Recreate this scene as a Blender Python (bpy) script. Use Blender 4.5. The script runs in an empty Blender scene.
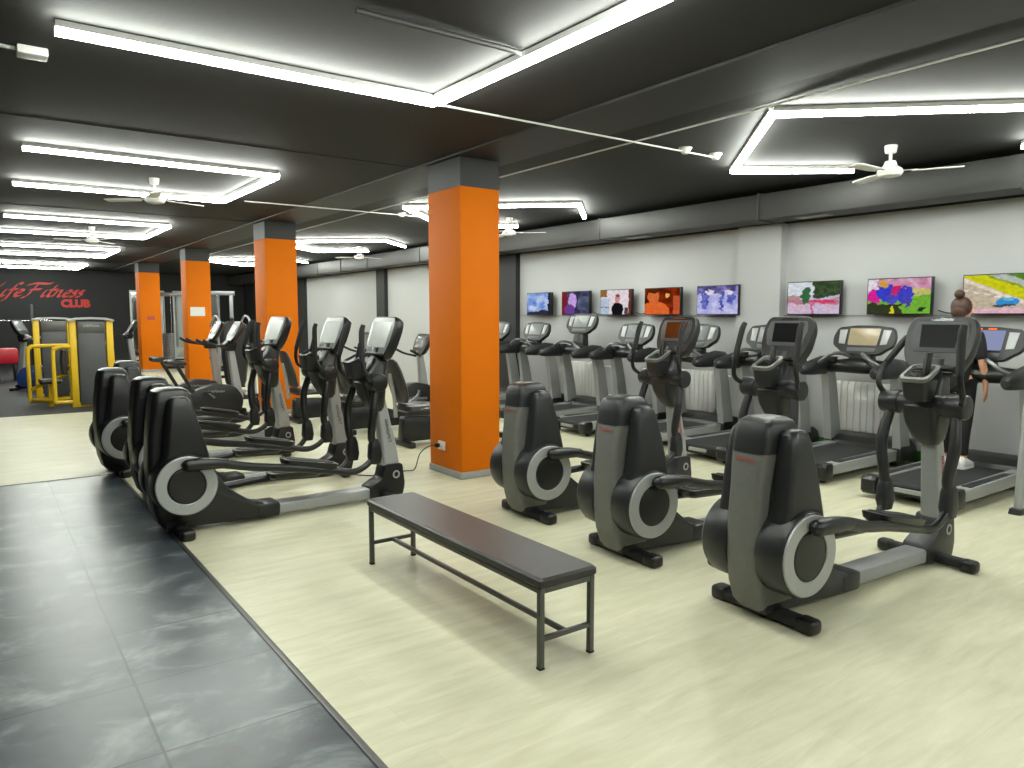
import bpy, bmesh, math, random
from mathutils import Vector, Matrix
random.seed(7)
PI = math.pi
C = bpy.context.scene.collection
def R(d): return math.radians(d)

# ---------------------------------------------------------------- materials
def lin(c):
    return tuple(((v/255)/12.92 if v/255 <= .04045 else ((v/255+.055)/1.055)**2.4) for v in c)
MATS = {}
def pm(name, rgb, rough=.5, metal=0., var=.12, scale=30., bump=0., bscale=250., coat=0.):
    m = bpy.data.materials.new(name); m.use_nodes = True
    nt = m.node_tree; b = nt.nodes['Principled BSDF']
    col = lin(rgb)
    tc = nt.nodes.new('ShaderNodeTexCoord')
    nz = nt.nodes.new('ShaderNodeTexNoise'); nz.inputs['Scale'].default_value = scale; nz.inputs['Detail'].default_value = 4
    nt.links.new(tc.outputs['Object'], nz.inputs['Vector'])
    mr = nt.nodes.new('ShaderNodeMapRange'); mr.inputs['To Min'].default_value = 1-var; mr.inputs['To Max'].default_value = 1+var
    nt.links.new(nz.outputs['Fac'], mr.inputs['Value'])
    mx = nt.nodes.new('ShaderNodeMix'); mx.data_type = 'RGBA'; mx.blend_type = 'MULTIPLY'; mx.inputs['Factor'].default_value = 1
    mx.inputs['A'].default_value = (*col, 1)
    nt.links.new(mr.outputs['Result'], mx.inputs['B'])
    nt.links.new(mx.outputs['Result'], b.inputs['Base Color'])
    b.inputs['Roughness'].default_value = rough; b.inputs['Metallic'].default_value = metal
    b.inputs['Coat Weight'].default_value = coat
    if bump:
        n2 = nt.nodes.new('ShaderNodeTexNoise'); n2.inputs['Scale'].default_value = bscale
        nt.links.new(tc.outputs['Object'], n2.inputs['Vector'])
        bp = nt.nodes.new('ShaderNodeBump'); bp.inputs['Strength'].default_value = bump; bp.inputs['Distance'].default_value = .002
        nt.links.new(n2.outputs['Fac'], bp.inputs['Height']); nt.links.new(bp.outputs['Normal'], b.inputs['Normal'])
    MATS[name] = m
    return m
def emit(name, rgb, strength, use_attr=False):
    m = bpy.data.materials.new(name); m.use_nodes = True
    nt = m.node_tree; nt.nodes.clear()
    o = nt.nodes.new('ShaderNodeOutputMaterial'); e = nt.nodes.new('ShaderNodeEmission')
    e.inputs['Color'].default_value = (*lin(rgb), 1); e.inputs['Strength'].default_value = strength
    if use_attr:
        a = nt.nodes.new('ShaderNodeVertexColor'); a.layer_name = 'picture'
        nt.links.new(a.outputs['Color'], e.inputs['Color'])
    nt.links.new(e.outputs['Emission'], o.inputs['Surface'])
    return m
M = {}
M['plastic'] = pm('charcoal_plastic', (33,34,36), .42, bump=.15)
M['plastic_dk'] = pm('black_plastic', (17,18,19), .36, bump=.15)
M['shroud'] = pm('shroud_plastic', (33,34,36), .4, bump=.1)
M['grey'] = pm('grey_plastic', (102,103,99), .45, bump=.1)
M['midgrey'] = pm('mid_grey_plastic', (78,80,82), .45)
M['silver'] = pm('silver_paint', (160,162,162), .38, metal=.25, var=.05)
M['lightgrey'] = pm('light_grey_paint', (144,146,145), .4, var=.05)
M['rubber'] = pm('black_rubber', (27,27,28), .7, bump=.3)
M['belt'] = pm('running_belt', (32,33,34), .75, bump=.3)
M['glass'] = pm('dark_screen', (8,9,11), .4, var=.02)
M['glass'].node_tree.nodes['Principled BSDF'].inputs['Specular IOR Level'].default_value = .12
M['lcd'] = pm('pale_screen', (120,124,126), .25, var=.1, scale=14)
M['lcd_reflect'] = pm('reflection_tinted_screen', (196,198,196), .2, var=.15, scale=14)  # pale reflection on the console face, painted into the screen colour
M['bezel'] = pm('silver_bezel', (140,142,142), .35, metal=.2)
M['lcd_tan'] = pm('tan_screen', (150,136,110), .25, var=.1, scale=14)
M['lcd_brown'] = pm('brown_screen', (86,44,18), .15, var=.3, scale=9)
M['chrome'] = pm('chrome', (205,205,205), .18, metal=1., var=.03)
M['steel'] = pm('brushed_steel', (120,122,124), .35, metal=.7, var=.05)
M['gunmetal'] = pm('gunmetal_paint', (88,88,86), .4, metal=.4, var=.05)
M['vinyl'] = pm('black_vinyl', (44,42,42), .36, bump=.35, bscale=420)
M['red'] = pm('red_print', (196,44,40), .5)
M['dimred'] = pm('dim_red_print', (168,62,52), .5)
M['redpaint'] = pm('red_paint', (180,24,40), .4)
M['yellow'] = pm('yellow_paint', (226,186,24), .35, var=.05)
M['orange'] = pm('orange_paint', (208,106,0), .65, var=.04, scale=3, bump=.1, bscale=60)
M['white'] = pm('white_plastic', (225,225,222), .4, var=.03)
M['blue'] = pm('blue_plastic', (60,90,170), .4)
M['skin'] = pm('skin', (214,160,130), .5, var=.05)
M['hair'] = pm('brown_hair', (62,36,24), .5, var=.4, scale=60)
M['cloth'] = pm('black_cloth', (18,18,20), .85, bump=.4)
M['paper'] = pm('paper', (214,214,210), .6, var=.06, scale=40)
M['green'] = pm('green_turf', (30,84,20), .9, var=.5, scale=120, bump=.6)
M['orangelamp'] = emit('amber_display', (255,110,50), 1.)
M['bluelcd'] = emit('blue_display', (170,180,220), .4)
M['orange'].node_tree.nodes['Principled BSDF'].inputs['Specular IOR Level'].default_value = .15
M['led'] = emit('led_white', (250,255,244), 54.)
M['tv'] = emit('tv_picture', (255,255,255), .52, True)
M['pilgrey'] = pm('grey_paint_base', (150,150,148), .6)
M['black_paint'] = pm('black_wall_paint', (28,29,30), .65, var=.12, scale=2, bump=.2, bscale=60)
M['charcoal_paint'] = pm('charcoal_paint', (32,32,32), .6, var=.15, scale=4, bump=.2, bscale=60)
M['duct'] = pm('duct_paint', (46,46,45), .55, var=.15, scale=3)
M['wall'] = pm('white_wall_paint', (176,177,178), .75, var=.025, scale=1.2, bump=.15, bscale=40)
M['mirror'] = pm('mirror_glass', (200,205,205), .06, metal=1., var=.02)

def mat_ceiling():
    m = pm('ceiling_paint', (23,23,22), .75, var=.3, scale=1.3, bump=.4, bscale=25)
    return m
def mat_laminate():
    m = bpy.data.materials.new('pale_laminate'); m.use_nodes = True; nt = m.node_tree; b = nt.nodes['Principled BSDF']
    N = nt.nodes.new; L = nt.links.new
    tc = N('ShaderNodeTexCoord')
    br = N('ShaderNodeTexBrick'); br.offset = .37; br.inputs['Scale'].default_value = 1
    br.inputs['Brick Width'].default_value = 1.29; br.inputs['Row Height'].default_value = .19
    br.inputs['Mortar Size'].default_value = .0012; br.inputs['Bias'].default_value = 0
    br.inputs['Color1'].default_value = (.965,.965,.96,1); br.inputs['Color2'].default_value = (1.015,1.015,1.01,1); br.inputs['Mortar'].default_value = (.88,.88,.86,1)
    L(tc.outputs['Object'], br.inputs['Vector'])
    mp = N('ShaderNodeMapping'); mp.inputs['Scale'].default_value = (1.1, 6, 1); L(tc.outputs['Object'], mp.inputs['Vector'])
    nz = N('ShaderNodeTexNoise'); nz.inputs['Scale'].default_value = 2.2; nz.inputs['Detail'].default_value = 6; nz.inputs['Roughness'].default_value = .62; nz.inputs['Distortion'].default_value = .4
    L(mp.outputs['Vector'], nz.inputs['Vector'])
    cr = N('ShaderNodeValToRGB'); cr.color_ramp.elements[0].position = .25; cr.color_ramp.elements[1].position = .75
    cr.color_ramp.elements[0].color = (*lin((190,187,157)),1); cr.color_ramp.elements[1].color = (*lin((216,213,188)),1)
    L(nz.outputs['Fac'], cr.inputs['Fac'])
    mx = N('ShaderNodeMix'); mx.data_type = 'RGBA'; mx.blend_type = 'MULTIPLY'; mx.inputs['Factor'].default_value = 1
    L(cr.outputs['Color'], mx.inputs['A']); L(br.outputs['Color'], mx.inputs['B']); L(mx.outputs['Result'], b.inputs['Base Color'])
    b.inputs['Roughness'].default_value = .42; b.inputs['Specular IOR Level'].default_value = .4
    return m
def mat_tiles():
    m = bpy.data.materials.new('slate_tiles'); m.use_nodes = True; nt = m.node_tree; b = nt.nodes['Principled BSDF']
    N = nt.nodes.new; L = nt.links.new
    tc = N('ShaderNodeTexCoord')
    mp0 = N('ShaderNodeMapping'); mp0.inputs['Location'].default_value = (-1.07+.595*4, -8.35+.612*20, 0); L(tc.outputs['Object'], mp0.inputs['Vector'])
    br = N('ShaderNodeTexBrick'); br.offset = 0; br.inputs['Scale'].default_value = 1
    br.inputs['Brick Width'].default_value = .595; br.inputs['Row Height'].default_value = .612; br.inputs['Mortar Size'].default_value = .006
    br.inputs['Color1'].default_value = (.82,.82,.82,1); br.inputs['Color2'].default_value = (1.12,1.12,1.12,1); br.inputs['Mortar'].default_value = (.3,.29,.28,1)
    L(mp0.outputs['Vector'], br.inputs['Vector'])
    mp = N('ShaderNodeMapping'); mp.inputs['Scale'].default_value = (1, 1.25, 1); mp.inputs['Rotation'].default_value = (0,0,.25); L(tc.outputs['Object'], mp.inputs['Vector'])
    nz = N('ShaderNodeTexNoise'); nz.inputs['Scale'].default_value = 2.6; nz.inputs['Detail'].default_value = 9; nz.inputs['Roughness'].default_value = .62; nz.inputs['Distortion'].default_value = .5
    L(mp.outputs['Vector'], nz.inputs['Vector'])
    cr = N('ShaderNodeValToRGB'); e = cr.color_ramp.elements
    e[0].position = .3; e[0].color = (*lin((40,48,55)),1); e[1].position = .74; e[1].color = (*lin((150,157,156)),1)
    k = e.new(.52); k.color = (*lin((70,79,85)),1)
    L(nz.outputs['Fac'], cr.inputs['Fac'])
    mx = N('ShaderNodeMix'); mx.data_type = 'RGBA'; mx.blend_type = 'MULTIPLY'; mx.inputs['Factor'].default_value = 1
    L(cr.outputs['Color'], mx.inputs['A']); L(br.outputs['Color'], mx.inputs['B']); L(mx.outputs['Result'], b.inputs['Base Color'])
    mr = N('ShaderNodeMapRange'); mr.inputs['To Min'].default_value = .26; mr.inputs['To Max'].default_value = .42; L(nz.outputs['Fac'], mr.inputs['Value']); L(mr.outputs['Result'], b.inputs['Roughness'])
    bp = N('ShaderNodeBump'); bp.inputs['Strength'].default_value = .25; bp.inputs['Distance'].default_value = .004
    L(br.outputs['Fac'], bp.inputs['Height']); bp.invert = True; L(bp.outputs['Normal'], b.inputs['Normal'])
    return m

# ---------------------------------------------------------------- mesh builder
def catmull(pts, k=5):
    P = [Vector(p) for p in pts]
    if len(P) < 3: return P
    Q = [P[0]*2-P[1]] + P + [P[-1]*2-P[-2]]
    out = []
    for i in range(1, len(Q)-2):
        for j in range(k):
            t = j/k; a, b, c, d = Q[i-1], Q[i], Q[i+1], Q[i+2]
            out.append(.5*((2*b)+(c-a)*t+(2*a-5*b+4*c-d)*t*t+(3*b-a-3*c+d)*t**3))
    out.append(P[-1]); return out
class MB:
    def __init__(s): s.bm = bmesh.new()
    def _bev(s, faces_or_verts, off, seg, edges=None):
        if off <= 0: return
        fs = {f for e in edges for f in e.link_faces} if edges is not None else {f for v in faces_or_verts for f in v.link_faces}
        bmesh.ops.recalc_face_normals(s.bm, faces=list(fs)); s.bm.normal_update()
        if edges is None:
            edges = {e for v in faces_or_verts for e in v.link_edges}
        edges = [e for e in edges if len(e.link_faces) == 2 and e.calc_face_angle(0) > .35]
        bmesh.ops.bevel(s.bm, geom=edges, offset=off, segments=seg, profile=.5, affect='EDGES', clamp_overlap=True)
    def box(s, x0, x1, y0, y1, z0, z1, bev=0., seg=2, mat=None):
        vs = [s.bm.verts.new((x, y, z)) for x in (x0, x1) for y in (y0, y1) for z in (z0, z1)]
        for f in ((0,1,3,2),(4,6,7,5),(0,4,5,1),(2,3,7,6),(0,2,6,4),(1,5,7,3)):
            s.bm.faces.new([vs[i] for i in f])
        if mat is not None:
            for v in vs: v.co = mat @ v.co
        s._bev(vs, bev, seg); return s
    def loft(s, rings, bev=0., seg=2, closed=True, caps=True):
        V = [[s.bm.verts.new(p) for p in r] for r in rings]
        n = len(V[0])
        for a, b in zip(V, V[1:]):
            for i in range(n if closed else n-1):
                j = (i+1) % n
                s.bm.faces.new((a[i], a[j], b[j], b[i]))
        if caps:
            e0 = s.bm.faces.new(list(reversed(V[0]))); e1 = s.bm.faces.new(V[-1])
            if bev: s._bev(None, bev, seg, set(e0.edges) | set(e1.edges))
        return s
    def rloft(s, secs, r=.03, n=4, bev=0.):
        """secs: (z, x0, x1, y0, y1) rounded-rectangle sections stacked in z"""
        return s.loft([rrect(x0, x1, y0, y1, z, r, n) for z, x0, x1, y0, y1 in secs], bev)
    def prism(s, prof, y0, y1, bev=0., seg=2, axis='y', mat=None):
        def P(a, b, t): return {'y': (a, t, b), 'x': (t, a, b), 'z': (a, b, t)}[axis]
        A = [s.bm.verts.new(P(a, b, y0)) for a, b in prof]; B = [s.bm.verts.new(P(a, b, y1)) for a, b in prof]
        n = len(A)
        s.bm.faces.new(A); s.bm.faces.new(list(reversed(B)))
        for i in range(n):
            j = (i+1) % n; s.bm.faces.new((A[j], A[i], B[i], B[j]))
        if mat is not None:
            for v in A+B: v.co = mat @ v.co
        s._bev(A+B, bev, seg); return s
    def tube(s, pts, r, n=10, k=5, smooth=True, caps=True):
        P = catmull(pts, k) if smooth else [Vector(p) for p in pts]
        m = len(P)
        if isinstance(r, (list, tuple)):
            rr = []
            for i in range(m):
                t = i/(m-1)*(len(r)-1); a = int(min(t, len(r)-2)); rr.append(r[a]+(r[a+1]-r[a])*(t-a))
        else: rr = [r]*m
        rings = []; up = None
        for i in range(m):
            d = (P[min(i+1, m-1)]-P[max(i-1, 0)]).normalized()
            if up is None:
                up = Vector((0,0,1)) if abs(d.z) < .9 else Vector((1,0,0))
            u = (up - d*up.dot(d)).normalized(); w = d.cross(u); up = u
            rings.append([P[i]+(u*math.cos(2*PI*j/n)+w*math.sin(2*PI*j/n))*rr[i] for j in range(n)])
        return s.loft(rings, caps=caps)
    def cyl(s, p0, p1, r0, r1=None, n=24, bev=0.):
        p0, p1 = Vector(p0), Vector(p1); r1 = r0 if r1 is None else r1
        d = (p1-p0).normalized(); up = Vector((0,0,1)) if abs(d.z) < .9 else Vector((1,0,0))
        u = (up-d*up.dot(d)).normalized(); w = d.cross(u)
        rg = lambda c, r: [c+(u*math.cos(2*PI*j/n)+w*math.sin(2*PI*j/n))*r for j in range(n)]
        return s.loft([rg(p0, r0), rg(p1, r1)], bev)
    def ring(s, c, axis, r0, r1, t, n=40):
        """flat annulus of thickness t, facing axis ('y-' or 'y+')"""
        c = Vector(c); sg = -1 if axis == 'y-' else 1
        rg = lambda r, o: [c+Vector((math.cos(2*PI*j/n)*r, sg*o, math.sin(2*PI*j/n)*r)) for j in range(n)]
        return s.loft([rg(r0, 0), rg(r0, t*.6), rg(r0+.004, t), rg(r1-.006, t), rg(r1, t*.5), rg(r1, 0)], caps=False)
    def sphere(s, c, r, sc=(1,1,1), n=16):
        mt = Matrix.Translation(c) @ Matrix.Diagonal((*sc, 1))
        bmesh.ops.create_uvsphere(s.bm, u_segments=n, v_segments=n//2+2, radius=r, matrix=mt); return s
    def xf(s, mt):
        bmesh.ops.transform(s.bm, matrix=mt, verts=s.bm.verts); return s
def rrect(x0, x1, y0, y1, z, r, n=4):
    r = min(r, (x1-x0)*.49, (y1-y0)*.49); out = []
    for cx, cy, a0 in ((x1-r, y1-r, 0), (x0+r, y1-r, 90), (x0+r, y0+r, 180), (x1-r, y0+r, 270)):
        for i in range(n+1):
            a = R(a0+90*i/n); out.append(Vector((cx+r*math.cos(a), cy+r*math.sin(a), z)))
    return out
def link(o, parent=None):
    C.objects.link(o)
    if parent is not None: o.parent = parent
    return o
def finish(me, ang=32):
    for p in me.polygons: p.use_smooth = True
    me.set_sharp_from_angle(angle=R(ang))
def obj(name, mb, m, parent=None, label=None, ang=32):
    bm = mb.bm
    bmesh.ops.recalc_face_normals(bm, faces=bm.faces)
    me = bpy.data.meshes.new(name); bm.to_mesh(me); bm.free(); finish(me, ang)
    me.materials.append(m)
    o = link(bpy.data.objects.new(name, me), parent)
    if label: o['label'] = label
    return o
def tag(o, label, cat, group=None):
    o['label'] = label; o['category'] = cat
    if group: o['group'] = group
    return o
def thing(name, label, cat, loc=(0,0,0), rz=0., group=None):
    o = bpy.data.objects.new(name, None); o.empty_display_size = .1; C.objects.link(o)
    o.location = loc; o.rotation_euler = (0, 0, rz)
    return tag(o, label, cat, group)
def struct(name, mb, m, parent=None):
    o = obj(name, mb, m, parent); o['kind'] = 'structure'; return o
def dup(root, loc, rz=0., label=None, group=None, swap=None):
    def cp(o, parent):
        c = o.copy(); C.objects.link(c)
        if parent is not None: c.parent = parent
        if swap and o.type == 'MESH' and o.name.split('.')[0] in swap:
            c.data = o.data.copy(); c.data.materials.clear(); c.data.materials.append(swap[o.name.split('.')[0]])
        for ch in list(o.children): cp(ch, c)
        return c
    r = cp(root, None); r.location = loc; r.rotation_euler = (0, 0, rz)
    if label: r['label'] = label
    if group: r['group'] = group
    return r
def text_obj(name, body, size, m, parent, mat, shear=0., offset=0., ext=.001, align='CENTER'):
    cu = bpy.data.curves.new(name, 'FONT'); cu.body = body; cu.size = size; cu.shear = shear; cu.offset = offset
    cu.extrude = ext; cu.align_x = align; cu.align_y = 'CENTER'; cu.resolution_u = 3
    t = bpy.data.objects.new('tmp_text', cu); C.objects.link(t); bpy.context.view_layer.update()
    dg = bpy.context.evaluated_depsgraph_get()
    me = bpy.data.meshes.new_from_object(t.evaluated_get(dg)); bpy.data.objects.remove(t); bpy.data.curves.remove(cu)
    me.transform(mat); me.materials.clear(); me.materials.append(m)
    return link(bpy.data.objects.new(name, me), parent)
def basis(o, ex, ey, ez):
    m = Matrix.Identity(4)
    for i, v in enumerate((ex, ey, ez)):
        for j in range(3): m[j][i] = v[j]
    for j in range(3): m[j][3] = o[j]
    return m

# ================================================================ setting
XW = 8.3; ZC = 3.12; YB = 29.
fl = MB(); fl.box(-4, XW+.2, -5, YB+.2, -.1, 0); struct('floor', fl, mat_laminate())
tl = MB(); tl.box(-4, 1.07, -5, 8.35, 0, .004); struct('floor', tl, mat_tiles())
rb = MB(); rb.box(-4, 3.6, 14.15, YB, 0, .006); struct('floor', rb, pm('rubber_floor', (38,39,42), .65, var=.25, scale=6, bump=.4))
t1 = MB(); t1.box(1.07, 1.1, -5, 8.38, 0, .008, .003); t1.box(-4, 1.1, 8.35, 8.38, 0, .008, .003); struct('trim_1', t1, M['gunmetal'])
struct('ceiling', MB().box(-4.2, XW+.2, -5.2, YB+.2, ZC, ZC+.15), mat_ceiling())
struct('wall_right', MB().box(XW, XW+.2, -5, 23.2, 0, 2.75), M['wall'])
struct('wall_right', MB().box(XW+.001, XW+.2, -5, YB, 2.75, ZC), M['black_paint'])
struct('wall_right', MB().box(XW, XW+.2, 23.2, YB, 0, 2.75), M['charcoal_paint'])
struct('wall_back', MB().box(-4.2, XW+.2, YB, YB+.2, 0, ZC), M['black_paint'])
struct('wall_left', MB().box(-4.2, -4, -5, YB, 0, ZC), M['charcoal_paint'])
struct('wall_front', MB().box(-4.2, XW+.2, -5.2, -5, 0, ZC), M['charcoal_paint'])
# pilasters
struct('trim_2', MB().box(XW-.12, XW, 5.61, 6.26, 0, 2.75), M['wall'])
for k, (a, b) in enumerate(((11.25, 11.81), (16.76, 17.21), (22.3, 23.2))):
    struct('trim_%d' % (3+k), MB().box(XW-.1, XW, a, b, 0, 2.76), M['black_paint'])
struct('trim_6', MB().box(XW-.012, XW, -3, 11.25, 1.6, 1.615, .003), M['lightgrey'])
struct('trim_7', MB().box(XW-.04, XW, -3, 11.25, 0, .13, .01), M['green'])
# main beam over the pillar row and cross joints
bmx = MB(); bmx.box(3.72, 4.36, -5, YB, 3.1, ZC+.01); struct('ceiling', bmx, M['charcoal_paint'])
for y in (1.15, 6.9, 12.3, 18, 23.8):
    struct('ceiling', MB().box(-4, 3.7, y-.012, y+.012, ZC-.005, ZC+.01), M['black_paint'])
# pillars
for i, (y0, y1, x0, x1) in enumerate(((6.08, 6.7, 3.78, 4.23), (11.95, 12.53, 3.78, 4.29), (17.75, 18.25, 3.84, 4.36), (23.3, 23.88, 3.79, 4.33))):
    lab = ('orange square pillar nearest the bench, with a cable socket low on its side',
           'second orange pillar, behind the consoles of the black elliptical row',
           'third orange pillar, with a white paper notice on its front',
           'farthest orange pillar, with a small red sticker, near the yellow machines')[i]
    t = thing('pillar', lab, 'pillar', ((x0+x1)/2, (y0+y1)/2, 0), group='orange pillars along the hall')
    h = (y1-y0)/2; q = (x1-x0)/2
    obj('shaft', MB().box(-q, q, -h, h, 0, 2.83, .006), M['orange'], t)
    obj('capital', MB().box(-q+.001, q-.001, -h+.001, h-.001, 2.83, 3.1), M['charcoal_paint'], t, 'black painted top of the pillar')
    obj('base_strip', MB().box(-q-.01, q+.01, -h-.01, h+.01, 0, .07, .004), M['pilgrey'], t)
# notice + sticker + socket
o = obj('paper_notice', MB().box(-.155, .155, -.004, .0, -.1, .1), M['paper']); o.location = (4.06, 17.75, 1.7)
tag(o, 'white paper notice stuck on the third orange pillar', 'notice')
o = obj('wall_sticker', MB().box(-.1, .1, -.004, .0, -.05, .05), M['dimred']); o.location = (4.06, 23.3, 1.545)
tag(o, 'small red sticker on the farthest orange pillar', 'sticker')
t = thing('power_socket', 'white double power socket low on the nearest orange pillar', 'socket', (3.78, 6.45, .29))
obj('plate', MB().box(-.02, 0, -.06, .06, -.045, .045, .006), M['white'], t)
obj('plug', MB().box(-.07, -.02, .015, .05, -.02, .02, .006), M['plastic_dk'], t)
cb = MB().tube([(3.72,6.48,.29),(3.66,6.52,.28),(3.6,6.6,.2),(3.58,6.68,.03),(3.5,6.75,.008),(3.2,6.7,.008),(3.0,6.9,.008),(2.95,7.1,.008)], .006, 6)
tag(obj('power_cable', cb, M['gunmetal']), 'thin grey cable hanging from the pillar socket onto the floor', 'cable')
# back wall lettering
t = thing('wall_lettering', 'red slanted club name lettering on the black back wall', 'lettering', (1.75, YB-.01, 2.2))
GL_ = {'L': (.44, [[(.36,1.0),(.2,.55),(.05,.06),(.16,0),(.46,.1)]]), 'i': (.2, [[(.1,.5),(.03,.1),(.1,.0),(.2,.1)], [(.15,.72),(.18,.77)]]),
 'f': (.28, [[(.38,.93),(.28,1.0),(.18,.8),(.05,-.2),(-.04,-.3)], [(.02,.5),(.32,.53)]]), 'e': (.3, [[(.05,.24),(.25,.32),(.25,.47),(.13,.5),(.03,.25),(.08,.02),(.2,.02),(.3,.12)]]),
 'F': (.62, [[(.3,.95),(.2,.5),(.08,0),(-.06,-.08)], [(-.08,.86),(.2,1.0),(.65,.98),(.82,1.05)], [(.1,.52),(.5,.56)]]), 't': (.26, [[(.2,.88),(.1,.4),(.06,.08),(.14,0),(.24,.1)], [(.02,.52),(.32,.55)]]),
 'n': (.36, [[(.08,.5),(.0,0)], [(.02,.2),(.15,.48),(.24,.42),(.2,.1),(.27,0),(.36,.1)]]), 's': (.25, [[(.22,.45),(.12,.5),(.06,.4),(.18,.2),(.14,.02),(.0,.03)]])}
lw = MB(); cx = 0.
for ch in 'Life Fitness':
    if ch == ' ': cx += .1; continue
    adv, strokes = GL_[ch]
    for st in strokes:
        P = [Vector((-1.42+(cx+p[0]+.3*p[1])*.735, 0, .04+p[1]*.43)) for p in st]; P = catmull(P, 6)
        nib = Vector((.05, 0, .032)); 
        lw.loft([[p-nib, p+nib, p+nib+Vector((0,.008,0)), p-nib+Vector((0,.008,0))] for p in P])
    cx += adv
obj('club_name', lw, M['red'], t)
text_obj('club_word', 'CLUB', .34, M['red'], t, basis((1.0,0,-.19), (1,0,0), (0,0,1), (0,-1,0)), offset=.022)
# mirrors on the back wall
for x, w, lab in ((4.95, 1.0, 'tall framed mirror on the back wall, left one, behind the cable rack'), (6.6, 1.5, 'wide framed mirror on the back wall, right one, near the white wall')):
    t = thing('wall_mirror', lab, 'mirror', (x, YB, 1.2), group='mirrors on the back wall')
    fr = MB()
    for a, b, c, d in ((-w/2-.06, -w/2, -1.15, 1.3), (w/2, w/2+.06, -1.15, 1.3), (-w/2, w/2, 1.24, 1.3), (-w/2, w/2, -1.15, -1.09)): fr.box(a, b, -.05, 0, c, d, .006)
    obj('frame', fr, M['white'], t); obj('mirror_pane', MB().box(-w/2, w/2, -.02, 0, -1.09, 1.24), M['mirror'], t)

# ---------------------------------------------------------------- duct
t = thing('air_duct', 'long dark rectangular air duct hung below the ceiling beside the white wall', 'duct', (7.9, 12, 2.9))
obj('duct_body', MB().box(-.22, .22, -15, 16.8, -.15, .15, .006), M['duct'], t)
for y in (-12,-9.2,-6.4,-3.6,-.8,2,4.6,6.2,7.8,9.4,11,13,15): obj('flange', MB().box(-.235, .235, y-.015, y+.015, -.165, .165, .004), M['duct'], t)
for y in (-9.6,-7,-4.2): obj('vent_grille', MB().box(-.08, .08, y-.2, y+.2, -.16, -.15, .004), M['lightgrey'], t)

# ---------------------------------------------------------------- LED lights
ZL = 3.07
def bar(t, a, b):
    a, b = Vector(a), Vector(b); d = (b-a); L = d.length; mt = Matrix.Translation((a+b)/2) @ Matrix.Rotation(math.atan2(d.y, d.x), 4, 'Z')
    p = obj('light_bar', MB().box(-L/2, L/2, -.024, .024, -.022, .012, mat=mt), M['led'], t)
    obj('bar_light_shield', MB().box(-L/2, L/2, -.028, .028, .012, ZC-ZL-.003, mat=mt), M['white'], p)  # full-length opaque profile, made wider than the bar to block upward light
ZL = 3.07
def u_light(y0, y1, lab, x1=2.66):
    t = thing('led_light', lab, 'ceiling light', (x1, (y0+y1)/2, ZL), group='square-cornered LED strip lights on the left ceiling')
    h = (y1-y0)/2
    bar(t, (.41-x1, -h, 0), (0, -h, 0)); bar(t, (0, -h+.03, 0), (0, h-.03, 0)); bar(t, (0, h, 0), (.41-x1, h, 0))
u_light(-3.2, -1.1, 'unseen white LED strip light added for lighting behind the viewpoint, over the tiled walkway')  # out of view, added to light the near end of the hall
u_light(2.42, 4.6, 'nearest white LED strip light on the left ceiling, over the bench')
u_light(7.9, 10.05, 'white LED strip light over the black ellipticals, second from the front')
u_light(13.3, 15.65, 'white LED strip light, third along the left ceiling, above the yellow machine')
u_light(18.7, 21.2, 'white LED strip light, fourth along the left ceiling')
u_light(24.6, 27., 'farthest white LED strip light on the left ceiling, before the red lettering')
def z_light(dy, lab):
    t = thing('led_light', lab, 'ceiling light', (4.8, 3.4+dy, ZL), group='zigzag LED strip lights on the right ceiling')
    A, B, Cc, E, D = (0,0,0), (1.54,1.54,0), (2.5,.8,0), (1.76,-1.58,0), (2.66,-.66,0)
    bar(t, A, B); bar(t, B, Cc); bar(t, A, E); bar(t, E, D)
z_light(-5.75, 'unseen zigzag LED strip light added for lighting behind the viewpoint, right side')  # unseen repeat of the zigzag, added for its light
z_light(0, 'nearest zigzag LED strip light on the right, beside a white fan')
z_light(5.75, 'zigzag LED strip light partly hidden by the nearest orange pillar')
z_light(11.5, 'zigzag LED strip light above the consoles, third on the right side')
z_light(17.25, 'zigzag LED strip light seen between the two far orange pillars')

# ---------------------------------------------------------------- fans
def fan(x, y, rz, lab):
    t = thing('ceiling_fan', lab, 'ceiling fan', (x, y, 2.86), rz, group='white ceiling fans')
    obj('canopy', MB().cyl((0,0,.19), (0,0,.26), .045, .055, 20, .008), M['white'], t)
    obj('downrod', MB().cyl((0,0,.1), (0,0,.2), .014), M['white'], t)
    obj('motor', MB().loft([[Vector((r*math.cos(2*PI*j/24), r*math.sin(2*PI*j/24), z)) for j in range(24)] for r, z in ((.04,-.02),(.09,-.01),(.11,.02),(.1,.05),(.06,.08),(.045,.12))]), M['white'], t)
    for k in range(3):
        mt = Matrix.Rotation(2*PI*k/3, 4, 'Z')
        b = obj('blade', MB().prism([(.17,-.04),(.25,-.055),(.53,-.06),(.57,-.045),(.57,.045),(.53,.06),(.25,.055),(.17,.04)], .022, .03, .003, axis='z', mat=mt @ Matrix.Rotation(.12, 4, 'X')), M['white'], t)
        obj('blade_bracket', MB().box(.08, .22, -.018, .018, .03, .036, .003, mat=mt), M['white'], b)
fan(6.72, 3.52, R(-62), 'white ceiling fan nearest on the right, beside the zigzag light')
fan(6.8, 9.5, R(-45), 'white ceiling fan just right of the nearest orange pillar')
fan(6.9, 15.3, R(10), 'white ceiling fan far right, above the black elliptical consoles')
fan(1.68, 9.1, R(20), 'white ceiling fan within the second strip light on the left')
fan(1.68, 14.6, R(50), 'white ceiling fan within the third strip light on the left')

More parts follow.
